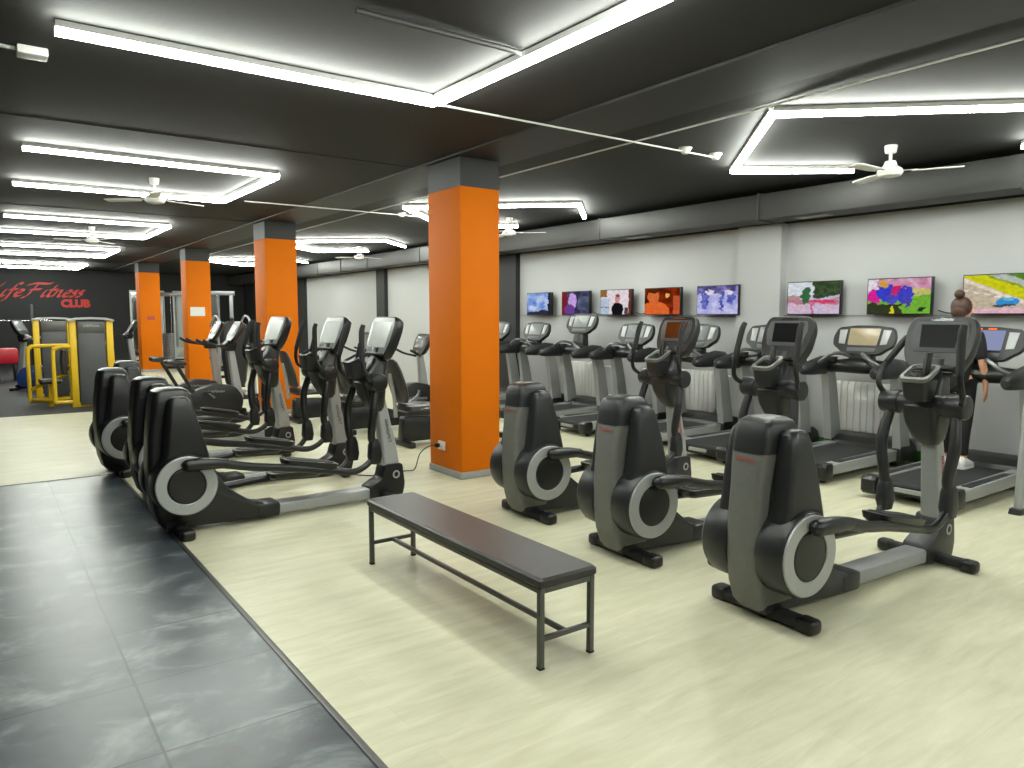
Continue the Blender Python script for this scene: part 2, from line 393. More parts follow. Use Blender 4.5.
# ---------------------------------------------------------------- conduits, detectors
def pipe(pts, r, m, lab, name='conduit', cat='conduit'):
    tag(obj(name, MB().tube(pts, r, 8, smooth=False), m), lab, cat)
pipe([(2.62,4.66,3.084),(5.72,4.66,3.084)], .008, M['white'], 'thin white conduit crossing from the nearest strip light to the smoke detector')
pipe([(4.71,-2,3.105),(4.71,20,3.105)], .008, M['white'], 'long thin white conduit running along the right ceiling beside the pillars')
pipe([(2.9,9.95,3.084),(5.5,9.95,3.084)], .008, M['white'], 'thin white conduit crossing the ceiling beside the second pillar')
pipe([(1.6,3.53,3.1),(2.61,3.53,3.1)], .016, M['duct'], 'dark metal pipe across the ceiling above the bench')
pipe([(-4,5.1,3.105),(.26,5.15,3.105)], .011, M['white'], 'short white conduit entering the junction box at upper left')
o = obj('junction_box', MB().box(-.075, .075, -.06, .06, -.03, .018, .008), M['white']); o.location = (.34, 5.15, 3.1)
tag(o, 'white junction box on the ceiling at upper left', 'junction box')
for x, y, lab in ((5.3, 4.66, 'white smoke detector on the conduit, left of the zigzag light'), (5.72, 4.66, 'small white sensor at the end of the conduit, touching the zigzag light'), (5.2, 10.0, 'white smoke detector left of the nearest pillar top')):
    t = thing('smoke_detector', lab, 'detector', (x, y, ZC), group='white ceiling detectors')
    obj('housing', MB().cyl((0,0,-.055), (0,0,-.01), .03, .055, 20, .008), M['white'], t)
    obj('mounting_plate', MB().cyl((0,0,-.012), (0,0,0), .062, .062, 20), M['white'], t)
o = obj('fire_alarm_box', MB().box(-.04, 0, -.06, .06, -.06, .06, .008), M['redpaint']); o.location = (XW, 11.95, 1.8)
tag(o, 'small red alarm box on the white wall beside the black pilaster', 'alarm')

# ================================================================ ellipticals
def con_basis(o, alpha):
    # text/face plane facing -x and up: local x -> -Y (right as the user sees it), local y -> up the panel, local z -> towards user
    s, c = math.sin(alpha), math.cos(alpha)
    return basis(o, (0,-1,0), (s,0,c), (-c,0,s))
def outline(pts, r=.03, n=4):
    """round the corners of a closed polygon"""
    out = []; m = len(pts)
    for i in range(m):
        p, a, b = Vector(pts[i]), Vector(pts[i-1]), Vector(pts[(i+1) % m])
        u, v = (a-p), (b-p); rr = min(r, u.length*.45, v.length*.45); u = p+u.normalized()*rr; v = p+v.normalized()*rr
        for k in range(n+1):
            t = k/n; out.append(tuple((1-t)**2*u+2*t*(1-t)*p+t*t*v))
    return out
def make_elliptical(lab, group, dark, ql=.03, qr=-.05):
    t = thing('elliptical_trainer', lab, 'elliptical trainer', (0,0,0), 0, group)
    body = M['plastic_dk'] if dark else M['grey']; sh = M['plastic_dk'] if dark else M['shroud']; cap = M['plastic_dk'] if dark else M['plastic']
    f = obj('rear_foot', MB().box(.025, .115, -.25, .25, .008, .07, .02, 3), M['rubber'], t)
    for s in (-1, 1): obj('end_cap', MB().box(.02, .12, s*.275-.055, s*.275+.055, .0, .078, .024, 3), M['plastic_dk'], f)
    f = obj('front_foot', MB().box(1.75, 1.83, -.25, .25, .015, .075, .02, 3), M['rubber'], t)
    for s in (-1, 1): obj('end_cap', MB().box(1.745, 1.835, s*.27-.05, s*.27+.05, .0, .08, .024, 3), M['plastic_dk'], f)
    tw = obj('tower', MB().rloft([(.05,-.03,.2,-.08,.08),(.1,-.075,.21,-.1,.1),(.2,-.105,.22,-.108,.108),(.35,-.125,.2,-.11,.11),(.55,-.13,.2,-.103,.103),(.72,-.12,.2,-.098,.098),(.82,-.11,.195,-.105,.105),(.905,-.095,.19,-.113,.113)], .035), body, t)
    if not dark:
        text_obj('tower_lettering', 'LifeFitness', .03, M['dimred'], tw, basis((-.1085,0,.866), (0,-1,0), (.16,0,.987), (-.987,0,.16)), shear=.3, ext=.0008)
    obj('tower_cap', MB().rloft([(.9,-.1,.19,-.116,.116),(.97,-.092,.188,-.116,.116),(1.03,-.08,.18,-.112,.112),(1.06,-.065,.165,-.102,.102),(1.078,-.035,.135,-.082,.082),(1.082,.0,.11,-.055,.055)], .045), cap, t)
    obj('base_skirt', MB().prism([(-.04,.05),(.82,.022),(.83,.115),(.70,.135),(.62,.15),(.43,.29),(.32,.44),(.0,.44)], -.1, .1, .014), sh, t)
    obj('base_step', MB().box(.64, .825, -.108, .108, .03, .135, .02), sh, t)
    for s in (-1, 1):
        Y = lambda a, b: (min(s*a, s*b), max(s*a, s*b))
        obj('side_shroud', MB().rloft([(z, x0, x1, *Y(a, b)) for z, x0, x1, a, b in ((.34,-.11,.28,.095,.225),(.5,-.08,.285,.095,.225),(.62,-.05,.255,.097,.225),(.8,-.028,.21,.1,.222),(.95,-.01,.168,.104,.212),(1.0,.0,.15,.108,.202),(1.02,.02,.128,.118,.19),(1.025,.04,.11,.13,.178))], .04), sh, t)
        d = obj('flywheel_drum', MB().cyl((.085, s*.09, .392), (.085, s*.262, .392), .228, .222, 44, .018), sh, t)
        obj('drum_ring', MB().ring((.085, s*.259, .392), 'y-' if s < 0 else 'y+', .134, .212, .01), M['silver'], d)
        obj('drum_hub', MB().cyl((.085, s*.257, .392), (.085, s*.267, .392), .134, .12, 40, .003), M['plastic_dk'], d)
        ph = -1 if s < 0 else 1
        if s < 0:
            path = [(.1,.545),(.28,.535),(.55,.475),(.85,.425),(1.25,.345),(1.42,.315),(1.53,.345),(1.63,.42)]; dz = .0
        else:
            path = [(.03,.225),(.28,.225),(.55,.235),(.85,.26),(1.25,.245),(1.42,.245),(1.53,.29),(1.61,.39)]; dz = .0
        ya = lambda x: s*(.29 if x < .4 else .29-.09*min(1, (x-.4)/.8))
        a = obj('pedal_arm', MB().tube([(x, ya(x), z) for x, z in path], [.034,.034,.032,.03,.03,.028,.026,.026], 12), M['plastic_dk'], t)
        x, z = path[0]
        obj('crank_cover', MB().tube([(x-.05, s*.296, z-.004), (x-.02, s*.296, z), (x+.06, s*.296, z), (x+.16, s*.294, z-.008), (x+.27, s*.29, z-.02)], [.02,.042,.046,.042,.033], 14), M['plastic_dk'], a)
        zp = path[3][1]; zq = path[4][1]; al = math.atan2(zp-zq, 1.27-.84)
        mt = Matrix.Translation((1.05, s*.16, (zp+zq)/2+.035)) @ Matrix.Rotation(al, 4, 'Y')
        p = obj('pedal', MB().rloft([(-.035,-.2,.2,-.06,.06),(-.01,-.225,.23,-.085,.085),(.025,-.235,.24,-.09,.09),(.03,-.22,.225,-.078,.078)], .05).xf(mt), M['plastic_dk'], a)
        obj('pedal_pad', MB().rloft([(.03,-.2,.2,-.07,.07),(.036,-.195,.195,-.066,.066)], .04).xf(mt), M['rubber'], p)
        ex, ez = path[-1]
        obj('lever_joint', MB().rloft([(ez-.06, ex-.045, ex+.05, *Y(.16,.235)), (ez+.0, ex-.06, ex+.06, *Y(.152,.243)), (ez+.1, ex-.055, ex+.05, *Y(.158,.238)), (ez+.15, ex-.035, ex+.03, *Y(.165,.23))], .03), sh if not dark else M['plastic_dk'], t)
        obj('swing_lever', MB().tube([(ex, s*.198, ez+.1), (ex-.03, s*.2, .6), (ex-.02, s*.225, .8), (1.655, s*.2, 1.03)], [.034,.034,.036,.03], 12), sh if not dark else M['plastic_dk'], t)
        q = qr if s < 0 else ql; rot = Matrix.Translation((1.66,0,1.045)) @ Matrix.Rotation(R(q), 4, 'Y') @ Matrix.Translation((-1.66,0,-1.045)); q = 0
        h = obj('handle', MB().tube([(1.66,s*.18,1.06),(1.61,s*.25,1.08),(1.56+q/2,s*.285,1.14),(1.56+q,s*.275,1.26),(1.62+q,s*.262,1.42)], .018, 10).xf(rot), M['plastic_dk'], t)
        obj('grip', MB().tube([(1.562+q,s*.274,1.275),(1.605+q,s*.264,1.38),(1.655+q,s*.254,1.50),(1.69+q,s*.25,1.545)], [.022,.024,.024,.02], 10).xf(rot), M['rubber'], h)
        if s < 0: obj('fixed_grip', MB().tube([(1.64,s*.05,1.08),(1.57,s*.055,1.16),(1.56,s*.055,1.25),(1.585,s*.055,1.37)], [.02,.02,.023,.021], 10), M['plastic_dk'], t)
    obj('floor_rail', MB().box(.8, 1.68, -.075, .075, .028, .115, .016), M['silver'] if dark else M['lightgrey'], t)
    bt = obj('front_boot', MB().prism(outline([(1.64,.02),(1.965,.02),(1.99,.12),(1.965,.31),(1.80,.31),(1.765,.19),(1.64,.13)], .03), -.085, .085, .016), M['plastic_dk'] if dark else M['plastic'], t)
    for s in (-1, 1): obj('badge', MB().ring((1.9, s*.086, .215), 'y-' if s < 0 else 'y+', .022, .036, .005, 20), M['silver'], bt)
    po = obj('post', MB().rloft([(.28,1.80,1.955,-.062,.062),(.45,1.785,1.93,-.06,.06),(.7,1.755,1.87,-.055,.055),(.92,1.73,1.82,-.05,.05)], .022), M['silver'] if dark else M['lightgrey'], t)
    for s in (-1, 1):
        up = Vector((-.13,0,.6)).normalized()
        text_obj('post_lettering', 'LifeFitness', .05, M['midgrey'] if dark else M['dimred'], po, basis((1.838, s*.0605, .6), tuple(up*(1 if s < 0 else 1)), (tuple(Vector((-up.z,0,up.x))) if s < 0 else tuple(Vector((up.z,0,-up.x)))), (0,s,0)), shear=.3)
    obj('neck', MB().rloft([(.78,1.71,1.8,-.06,.06),(.82,1.67,1.81,-.09,.09),(.92,1.61,1.81,-.11,.11),(1.03,1.585,1.81,-.125,.125),(1.12,1.62,1.82,-.1,.1),(1.2,1.7,1.85,-.08,.08),(1.33,1.75,1.86,-.075,.075)], .05), M['plastic_dk'] if dark else M['plastic'], t)
    cbx = obj('crossbar', MB().cyl((1.66,-.2,1.045), (1.66,.2,1.045), .07, .07, 28), M['plastic_dk'] if dark else M['plastic'], t)
    for s in (-1, 1): obj('end_cap', MB().cyl((1.66,s*.14,1.045), (1.66,s*.27,1.045), .079, .076, 28, .014), M['plastic_dk'] if dark else M['shroud'], cbx)
    bh = obj('bottle_holder', MB().rloft([(1.07,1.5,1.6,-.08,.04),(1.1,1.48,1.62,-.095,.055),(1.205,1.465,1.63,-.105,.065),(1.215,1.475,1.62,-.095,.055),(1.13,1.5,1.6,-.08,.04)], .035), M['plastic'], t)
    tlt = lambda ring: [Vector((p.x, p.y, p.z+(p.x-1.46)*.45)) for p in ring]
    obj('holder_rim', MB().loft([tlt(r) for r in (rrect(1.46,1.64,-.11,.07,1.19,.04), rrect(1.455,1.645,-.113,.073,1.215,.04), rrect(1.475,1.625,-.093,.053,1.218,.03), rrect(1.48,1.62,-.09,.05,1.2,.03))], caps=False), M['plastic'] if dark else M['grey'], bh)
    al = R(20); mt = con_basis((1.74,0,1.235), al)
    ol = outline([(-.15,0),(.15,0),(.215,.13),(.225,.3),(.19,.385),(-.19,.385),(-.225,.3),(-.215,.13)], .05)
    sc = lambda k, dz: [mt @ Vector((x*k, .19+(y-.19)*k, dz)) for x, y in ol]
    co = obj('console', MB().loft([sc(.8,-.1), sc(.93,-.085), sc(.99,-.05), sc(1.,-.015), sc(.985,.0), sc(.96,.006)]), M['plastic_dk'] if dark else M['plastic'], t)
    ib = outline([(-.155,.14),(.155,.14),(.185,.26),(.165,.345),(-.165,.345),(-.185,.26)], .02) if not dark else outline([(-.155,.03),(.155,.03),(.2,.14),(.21,.29),(.185,.37),(-.185,.37),(-.21,.29),(-.2,.14)], .03)
    obj('console_bezel', MB().loft([[mt @ Vector((x,y,.004)) for x, y in ib], [mt @ Vector((x,y,.012)) for x, y in ib]], .003), M['midgrey'] if not dark else M['bezel'], co)
    si = [(-.11,.17),(.11,.17),(.125,.325),(-.125,.325)] if not dark else [(-.15,.1),(.15,.1),(.17,.33),(-.17,.33)]
    obj('screen', MB().loft([[mt @ Vector((x,y,.011)) for x, y in si], [mt @ Vector((x,y,.015)) for x, y in si]]), M['lcd_reflect'] if dark else M['glass'], co)
    if not dark: text_obj('console_lettering', 'LifeFitness', .034, M['chrome'], co, mt @ Matrix.Translation((0,.362,.009)), shear=.3, ext=.002)
    obj('tray', MB().box(-.15,.15,.02,.05,.0,.035,.008,mat=mt), M['plastic_dk'], co)
    k = .97 if dark else .93
    for ch in t.children_recursive:
        if ch.type == 'MESH':
            for v in ch.data.vertices:
                if v.co.x > .45: v.co.x = .45+(v.co.x-.45)*k
    return t
GR = 'grey ellipticals in the row right of the bench'
def place(o, x, y, rz=0.): o.location = (x, y, 0); o.rotation_euler = (0, 0, R(rz)); return o
place(make_elliptical('grey elliptical trainer nearest the camera, front right', GR, False, 30, -12), 3.28, 2.34, -3)
e2 = place(make_elliptical('middle grey elliptical trainer of the right row, beside the end of the bench', GR, False, -8, -5), 3.38, 3.5, -2.5)
dup(e2, (3.45, 4.66, 0), R(-1.5), 'grey elliptical trainer of the right row nearest the orange pillar', swap={'screen': M['lcd_brown']})
GL = 'black ellipticals in the row left of the pillars'
l1 = place(make_elliptical('black elliptical trainer at the front of the left row, silver rail and post fully seen', GL, True, -6, -20), 1.065, 5.83, 1.5)
dup(l1, (1.14, 7.02, 0), R(4), 'black elliptical trainer second in the left row, directly behind the front one')
dup(l1, (1.03, 8.4, 0), R(5), 'black elliptical trainer third in the left row, its silver ring at the left end')
dup(l1, (1.35, 9.65, 0), 0, 'farthest black elliptical trainer of the left row, mostly hidden')

# ================================================================ treadmills
def make_treadmill(lab, group, cz=0.):
    t = thing('treadmill', lab, 'treadmill', (0,0,0), 0, group)
    obj('base_frame', MB().box(.12, 1.6, -.33, .33, .05, .115, .01), M['plastic_dk'], t)
    for x in (.15, 1.5):
        for s in (-1, 1): obj('foot', MB().cyl((x, s*.3, 0), (x, s*.3, .055), .03, .025, 14), M['rubber'], t)
    pr = [(1.45,.115),(1.45,.178),(.12,.178)] + [(.1+.04*math.cos(R(a)), .138+.04*math.sin(R(a))) for a in (90,120,150,180,210,240,270)] + [(.2,.1)]
    obj('running_belt', MB().prism(pr, -.275, .275), M['belt'], t)
    for s in (-1, 1):
        a, b = sorted((s*.28, s*.40))
        r = obj('side_rail', MB().prism(outline([(.1,.09),(1.5,.09),(1.5,.2),(.1,.185)], .015), a, b, .012), M['lightgrey'], t)
        obj('rail_tread', MB().box(.3, 1.35, a+.02, b-.02, .186, .196, .004), M['plastic'], r)
        obj('rear_cap', MB().rloft([(.045,.02,.16,a-.004,b+.004),(.07,.0,.17,a-.006,b+.006),(.17,.0,.17,a-.006,b+.006),(.195,.03,.16,a,b)], .03), M['plastic_dk'], r)
        a, b = sorted((s*.345, s*.43))
        p = obj('upright', MB().loft([[Vector((x0, a, z)), Vector((x1, a, z)), Vector((x1, b, z)), Vector((x0, b, z))] for z, x0, x1 in ((.18,1.36,1.56),(.35,1.34,1.53),(.7,1.29,1.46),(1.03,1.23,1.38))], .012), M['lightgrey'], t)
        obj('upright_boot', MB().rloft([(.08,1.34,1.6,a-.01,b+.01),(.18,1.345,1.59,a-.01,b+.01),(.23,1.36,1.56,a-.006,b+.006)], .02), M['plastic_dk'], p)
        y0, y1 = sorted((s*.335, s*.455))
        obj('side_arm', MB().loft([[Vector((x, yc+hy*math.cos(2*PI*j/14), z+hz*math.sin(2*PI*j/14))) for j in range(14)] for x, z, hy, hz in ((.8,1.02,.03,.03),(.84,1.025,.055,.06),(1.,1.04,.065,.085),(1.2,1.06,.07,.105),(1.38,1.05,.065,.095),(1.45,1.03,.035,.05)) for yc in (s*.395,)]), M['plastic'], t)
        obj('handlebar', MB().tube([(1.26,s*.1,1.16),(1.12,s*.12,1.2),(1.02,s*.17,1.2),(1.0,s*.26,1.14),(1.04,s*.35,1.08)], .019, 10), M['steel'], t)
    obj('end_strip', MB().box(.03, .06, -.12, .12, .1, .135, .004), M['silver'], t, 'pale end strip')
    obj('motor_hood', MB().rloft([(.06,1.36,1.8,-.40,.40),(.14,1.34,1.82,-.41,.41),(.22,1.38,1.8,-.40,.40),(.265,1.46,1.76,-.37,.37),(.275,1.5,1.72,-.33,.33)], .07), M['plastic_dk'], t)
    obj('dashboard', MB().loft([[Vector((x+hx*math.cos(2*PI*j/16), y, 1.05+hz*math.sin(2*PI*j/16)+dz)) for j in range(16)] for y, x, hx, hz, dz in ((-.37,1.28,.08,.07,0),(-.2,1.27,.12,.075,.01),(0,1.26,.14,.09,.02),(.2,1.27,.12,.075,.01),(.37,1.28,.08,.07,0))]), M['plastic_dk'], t)
    obj('console_neck', MB().rloft([(1.1,1.2,1.38,-.14,.14),(1.2+cz,1.27,1.4,-.11,.11),(1.3+cz,1.32,1.42,-.13,.13)], .04), M['plastic_dk'], t)
    mt = con_basis((1.26,0,1.19+cz), R(22))
    ol = outline([(-.2,0),(.2,0),(.27,.06),(.335,.1),(.35,.2),(.31,.31),(.1,.335),(-.1,.335),(-.31,.31),(-.35,.2),(-.335,.1),(-.27,.06)], .04)
    sc = lambda k, dz: [mt @ Vector((x*k, .17+(y-.17)*k, dz)) for x, y in ol]
    co = obj('console', MB().loft([sc(.75,-.1), sc(.93,-.07), sc(1.,-.03), sc(.995,.0), sc(.97,.006)]), M['plastic'], t)
    f = lambda pts, a, b: MB().loft([[mt @ Vector((x,y,a)) for x, y in pts], [mt @ Vector((x,y,b)) for x, y in pts]], .002)
    obj('screen', f(outline([(-.16,.1),(.16,.1),(.17,.295),(-.17,.295)], .012), .004, .012), M['lcd'], co)
    for s in (-1, 1):
        q = [(s*.195,.11),(s*.265,.12),(s*.285,.275),(s*.2,.28)]
        obj('keypad', f(q if s > 0 else q[::-1], .004, .011), M['silver'], co)
    obj('button_row', f([(-.15,.03),(.15,.03),(.16,.075),(-.16,.075)], .004, .01), M['midgrey'], co)
    obj('cup_holder', MB().cyl((1.19,.27,1.1), (1.19,.27,1.16), .045, .055, 16, .006), M['plastic'], t)
    return t
GT = 'treadmills facing the televisions along the white wall'
tr = make_treadmill('treadmill with a woman standing on it, lit amber display', GT); tr.location = (6.28, 3.03, 0)
for X, y, lab, scm in (
    (6.4, 4.25, 'treadmill with a tan screen in front of the radiator, left of the woman', M['lcd_tan']),
    (6.4, 5.4, 'treadmill behind the console of the middle right elliptical', M['lcd']),
    (6.4, 6.52, 'treadmill fourth from the right, before the smaller radiator', M['lcd']),
    (6.42, 7.68, 'treadmill with a wide grey console, under the screen of the man in black', M['lcd']),
    (6.4, 10.02, 'treadmill with a small bright screen under the leftmost television', M['lcd']),
    (6.4, 11.15, 'farthest treadmill, mostly hidden behind the nearest orange pillar', M['lcd'])):
    dup(tr, (X, y, 0), 0, lab, swap={'screen': scm})
tall = make_treadmill('treadmill with the tallest raised console, third from the black pilaster', GT, .14); tall.location = (6.4, 8.85, 0)
# lit display of the woman's treadmill
for ch in tr.children:
    if ch.name.split('.')[0] == 'console':
        mt = con_basis((1.26,0,1.19), R(22))
        for ch2 in ch.children:
            if ch2.name.split('.')[0] == 'screen':
                ch2.data.materials.clear(); ch2.data.materials.append(M['bluelcd'])
        for x in (-.1, .02):
            obj('amber_digits', MB().box(x, x+.07, .302, .316, .004, .01, mat=mt), M['orangelamp'], ch, 'lit amber digits')

# ================================================================ bench
t = thing('bench', 'long black padded bench on a thin grey steel frame', 'bench', (2.145, 3.43, 0))
obj('seat_pad', MB().rloft([(.385,-.165,.165,-.905,.905),(.392,-.172,.172,-.912,.912),(.418,-.172,.172,-.912,.912),(.43,-.16,.16,-.9,.9)], .02), M['vinyl'], t)
fr = MB()
for s in (-1, 1): fr.box(s*.15-.0125, s*.15+.0125, -.9, .9, .355, .385, .003); fr.box(-.15, .15, s*.885-.0125, s*.885+.0125, .355, .385, .003)
obj('seat_frame', fr, M['gunmetal'], t)
for sx in (-1, 1):
    for sy in (-1, 1):
        l = obj('leg', MB().box(sx*.15-.0135, sx*.15+.0135, sy*.885-.0135, sy*.885+.0135, .004, .37, .003), M['gunmetal'], t)
        obj('foot_plug', MB().box(sx*.15-.015, sx*.15+.015, sy*.885-.015, sy*.885+.015, 0, .012, .003), M['rubber'], l)
for sy in (-1, 1): obj('end_stretcher', MB().box(-.14, .14, sy*.885-.011, sy*.885+.011, .13, .152, .002), M['gunmetal'], t)
obj('long_stretcher', MB().box(-.011, .011, -.88, .88, .13, .152, .002), M['gunmetal'], t)

# ================================================================ radiators
def radiator(y, n, lab):
    t = thing('radiator', lab, 'radiator', (XW-.075, y, .27), group='white sectional radiators under the televisions')
    w = n*.08
    b = MB()
    for i in range(n):
        c = -w/2+.04+i*.08
        b.rloft([(0,-.035,.035,c-.034,c+.034),(.02,-.045,.04,c-.037,c+.037),(.53,-.045,.04,c-.037,c+.037),(.57,-.02,.035,c-.034,c+.034)], .015, 2)
    obj('radiator_body', b, M['white'], t)
    obj('radiator_pipe', MB().cyl((.01,-w/2-.25,.06), (.01,w/2,.06), .012, n=10).cyl((.01,-w/2-.25,.52), (.01,w/2,.52), .012, n=10), M['white'], t)
    obj('valve', MB().cyl((.01,-w/2-.08,.52), (-.04,-w/2-.08,.52), .02, .016, 12), M['white'], t)
radiator(4.35, 12, 'white radiator on the wall left of the woman, below the football screen')
radiator(6.98, 9, 'white radiator left of the wall pilaster, behind the treadmills')
radiator(9.3, 9, 'white radiator near the black pilaster, behind the far treadmills')

# ================================================================ televisions
def mixc(a, b, t): t = max(0, min(1, t)); return tuple(a[i]*(1-t)+b[i]*t for i in range(3))
def ell(u, v, cu, cv, ru, rv): return ((u-cu)/ru)**2+((v-cv)/rv)**2 < 1
def hsh(x, y, s=0): n = math.sin(x*127.1+y*311.7+s*74.7)*43758.5; return n-math.floor(n)
def vn(u, v, f, s=0):
    x, y = u*f, v*f; i, j = math.floor(x), math.floor(y); a, b = x-i, y-j; a = a*a*(3-2*a); b = b*b*(3-2*b)
    return (hsh(i,j,s)*(1-a)+hsh(i+1,j,s)*a)*(1-b)+(hsh(i,j+1,s)*(1-a)+hsh(i+1,j+1,s)*a)*b
def p_race(u, v):      # u right, v up
    d = v+.75*u
    c = (205,190,165)
    if d > .95: c = (214,214,30)
    if d > 1.2: c = (150,170,40) if d < 1.26 else (190,200,190)
    if d > 1.45: c = (90,140,40)
    if v < .12: c = (235,190,205)
    if abs(d-.88) < .05: c = (238,225,205)
    k = v+.4*u-.62
    if abs(k) < .022 and u < .5 and (int(u*14) % 2 == 0): c = (245,235,235)
    if ell(u, v, .60, .30, .15, .12): c = (60,150,215)
    if ell(u, v, .60, .36, .08, .045): c = (110,190,230)
    if ell(u, v, .56, .2, .16, .03): c = (70,80,100)
    return c
def p_ball(u, v):
    c = mixc((235,190,215), (190,120,150), vn(u,v,9,1))
    if v < .5: c = (120,185,60)
    if u > .72 and .5 < v < .72: c = (205,200,120)
    if v < .3 and u < .55: c = (58,62,40)
    for cu, cv, ru, rv, col in ((.1,.5,.12,.2,(225,40,160)),(.28,.62,.14,.25,(60,70,205)),(.47,.62,.1,.2,(215,40,110)),(.6,.5,.13,.25,(70,70,200)),(.4,.42,.08,.15,(80,80,190)),(.26,.86,.06,.1,(220,170,60)),(.66,.28,.05,.13,(90,70,150)),(.42,.12,.05,.1,(225,225,40)),(.88,.14,.05,.08,(30,60,40))):
        if ell(u,v,cu,cv,ru,rv): c = col
    if u < .16 and v > .68: c = (235,225,235)
    return c
def p_road(u, v):
    c = (222,228,236) if v > .5 else (205,195,225)
    if v < .55: c = mixc((200,196,226), (225,190,205), vn(u,v,6,2))
    if .33 < v < .45: c = (190,130,150)
    if u > .5 and v > .45+.15*vn(u,v,8,3): c = mixc((40,62,42), (80,100,60), vn(u,v,14,4))
    if ell(u,v,.36,.6,.1,.25): c = (62,110,70)
    if ell(u,v,.68,.4,.28,.05): c = (220,70,110)
    if u < .25 and .45 < v < .6: c = (190,150,150)
    if abs(u-.5) < .012 and v < .35: c = (220,80,120)
    return c
def p_crowd(u, v):
    c = mixc((170,170,235), (215,215,245), vn(u,v,7,5))
    if v > .72: c = mixc((60,60,110), (160,150,220), vn(u,v,9,6))
    for cu, cv, ru, rv in ((.2,.5,.09,.3),(.62,.45,.05,.4),(.84,.55,.1,.2)):
        if ell(u,v,cu,cv,ru,rv): c = mixc((70,80,160), (130,140,220), vn(u,v,11,8))
    for cu in (.3,.8): 
        if ell(u,v,cu,.78,.1,.1): c = (235,225,240)
    return c
def p_orange(u, v):
    c = mixc((70,18,6), (150,50,14), vn(u,v,6,9))
    if ell(u,v,.65,.7,.06,.08): c = (250,190,110)
    if ell(u,v,.25,.68,.17,.25): c = (222,116,60)
    if ell(u,v,.25,.92,.18,.1): c = (90,40,16)
    if ell(u,v,.3,.08,.42,.42): c = (235,110,50)
    if u > .82 and v < .7: c = (200,90,50)
    return c
def p_man(u, v):
    c = (238,226,232)
    if u < .22 and v > .72: c = (150,110,50)
    if u < .3 and v < .65: c = (190,205,225)
    if abs(v-.3) < .015 and u < .3: c = (80,80,90)
    if u > .93: c = (120,50,40)
    if u > .8 and v < .3 and u < .92: c = (90,70,70)
    if ell(u,v,.57,.2,.2,.3): c = (22,22,26)
    if ell(u,v,.57,.63,.08,.16): c = (225,150,150)
    if ell(u,v,.57,.77,.08,.06): c = (120,90,80)
    return c
def p_dark(u, v):
    c = mixc((40,38,60), (90,90,130), vn(u,v,8,10))
    if u < .2: c = (130,36,46)
    if ell(u,v,.4,.6,.16,.35): c = (205,170,235)
    if ell(u,v,.3,.2,.2,.25): c = (110,70,150)
    if u > .6 and .2 < v < .8: c = mixc((50,60,80), (110,120,150), vn(u,v,5,11))
    return c
def p_blue(u, v):
    c = mixc((90,130,215), (225,235,255), vn(u,v,6,12))
    if v < .1+.15*u: c = (50,52,70)
    if u > .9: c = (40,40,50)
    return c
def tv(y, pic, lab):
    y *= .986; t = thing('television', lab, 'television', (8.17, y, 1.815), group='televisions along the white wall')
    W, H = .70, .40
    obj('cabinet', MB().box(-.028, .03, -W/2, W/2, -H/2, H/2, .006), M['plastic_dk'], t)
    obj('wall_bracket', MB().box(.03, .13, -.1, .1, -.1, .1, .006), M['plastic_dk'], t)
    nu, nv = 84, 48; w, h = W-.022, H-.022
    me = bpy.data.meshes.new('screen'); vs = []; fs = []; cols = []
    for j in range(nv+1):
        for i in range(nu+1):
            u, v = i/nu, j/nv; vs.append((-.0295, w/2-u*w, -h/2+v*h)); wv = .03 if pic in (p_race, p_man, p_orange, p_dark) else .07; cols.append((*[c*(.8+.4*vn(u, v, 26, 33)) for c in lin(pic(u+wv*(vn(u, v, 11, 21)-.5)+wv*.5*(vn(u, v, 25, 23)-.5), v+wv*1.6*(vn(u, v, 10, 22)-.5)+wv*.6*(vn(u, v, 24, 24)-.5)))], 1))
    for j in range(nv):
        for i in range(nu): a = j*(nu+1)+i; fs.append((a, a+1, a+nu+2, a+nu+1))
    me.from_pydata(vs, [], fs); at = me.color_attributes.new('picture', 'FLOAT_COLOR', 'POINT')
    at.data.foreach_set('color', [x for c in cols for x in c]); me.materials.append(M['tv'])
    link(bpy.data.objects.new('screen', me), t)
for y, p, lab in ((3.16, p_race, 'television showing a blue car on a race track, rightmost'), (4.17, p_ball, 'television showing footballers in pink and blue'),
    (5.2, p_road, 'television showing trees and a road, just right of the wall pilaster'), (6.64, p_crowd, 'television showing pale violet figures, just left of the wall pilaster'),
    (7.65, p_orange, 'television showing an orange-lit face'), (8.64, p_man, 'television showing a man in black on a white background'),
    (9.62, p_dark, 'television with a dark picture and a pale violet face'), (10.63, p_blue, 'leftmost television, mottled pale blue picture')):
    tv(y, p, lab)
for k, (a, b) in enumerate(((3.72, 3.44), (9.08, 8.88), (8.12, 7.92))):
    tag(obj('television_cable', MB().tube([(8.2, a, 1.66),(8.26, (a+b)/2+.05, 1.63),(8.27, (a+b)/2-.05, 1.66),(8.28, b, 1.7)], .006, 6), M['plastic_dk']),
        ('thin black cable between the race track and football televisions', 'thin black cable left of the television of the man in black', 'thin black cable right of the television of the man in black')[k], 'cable')

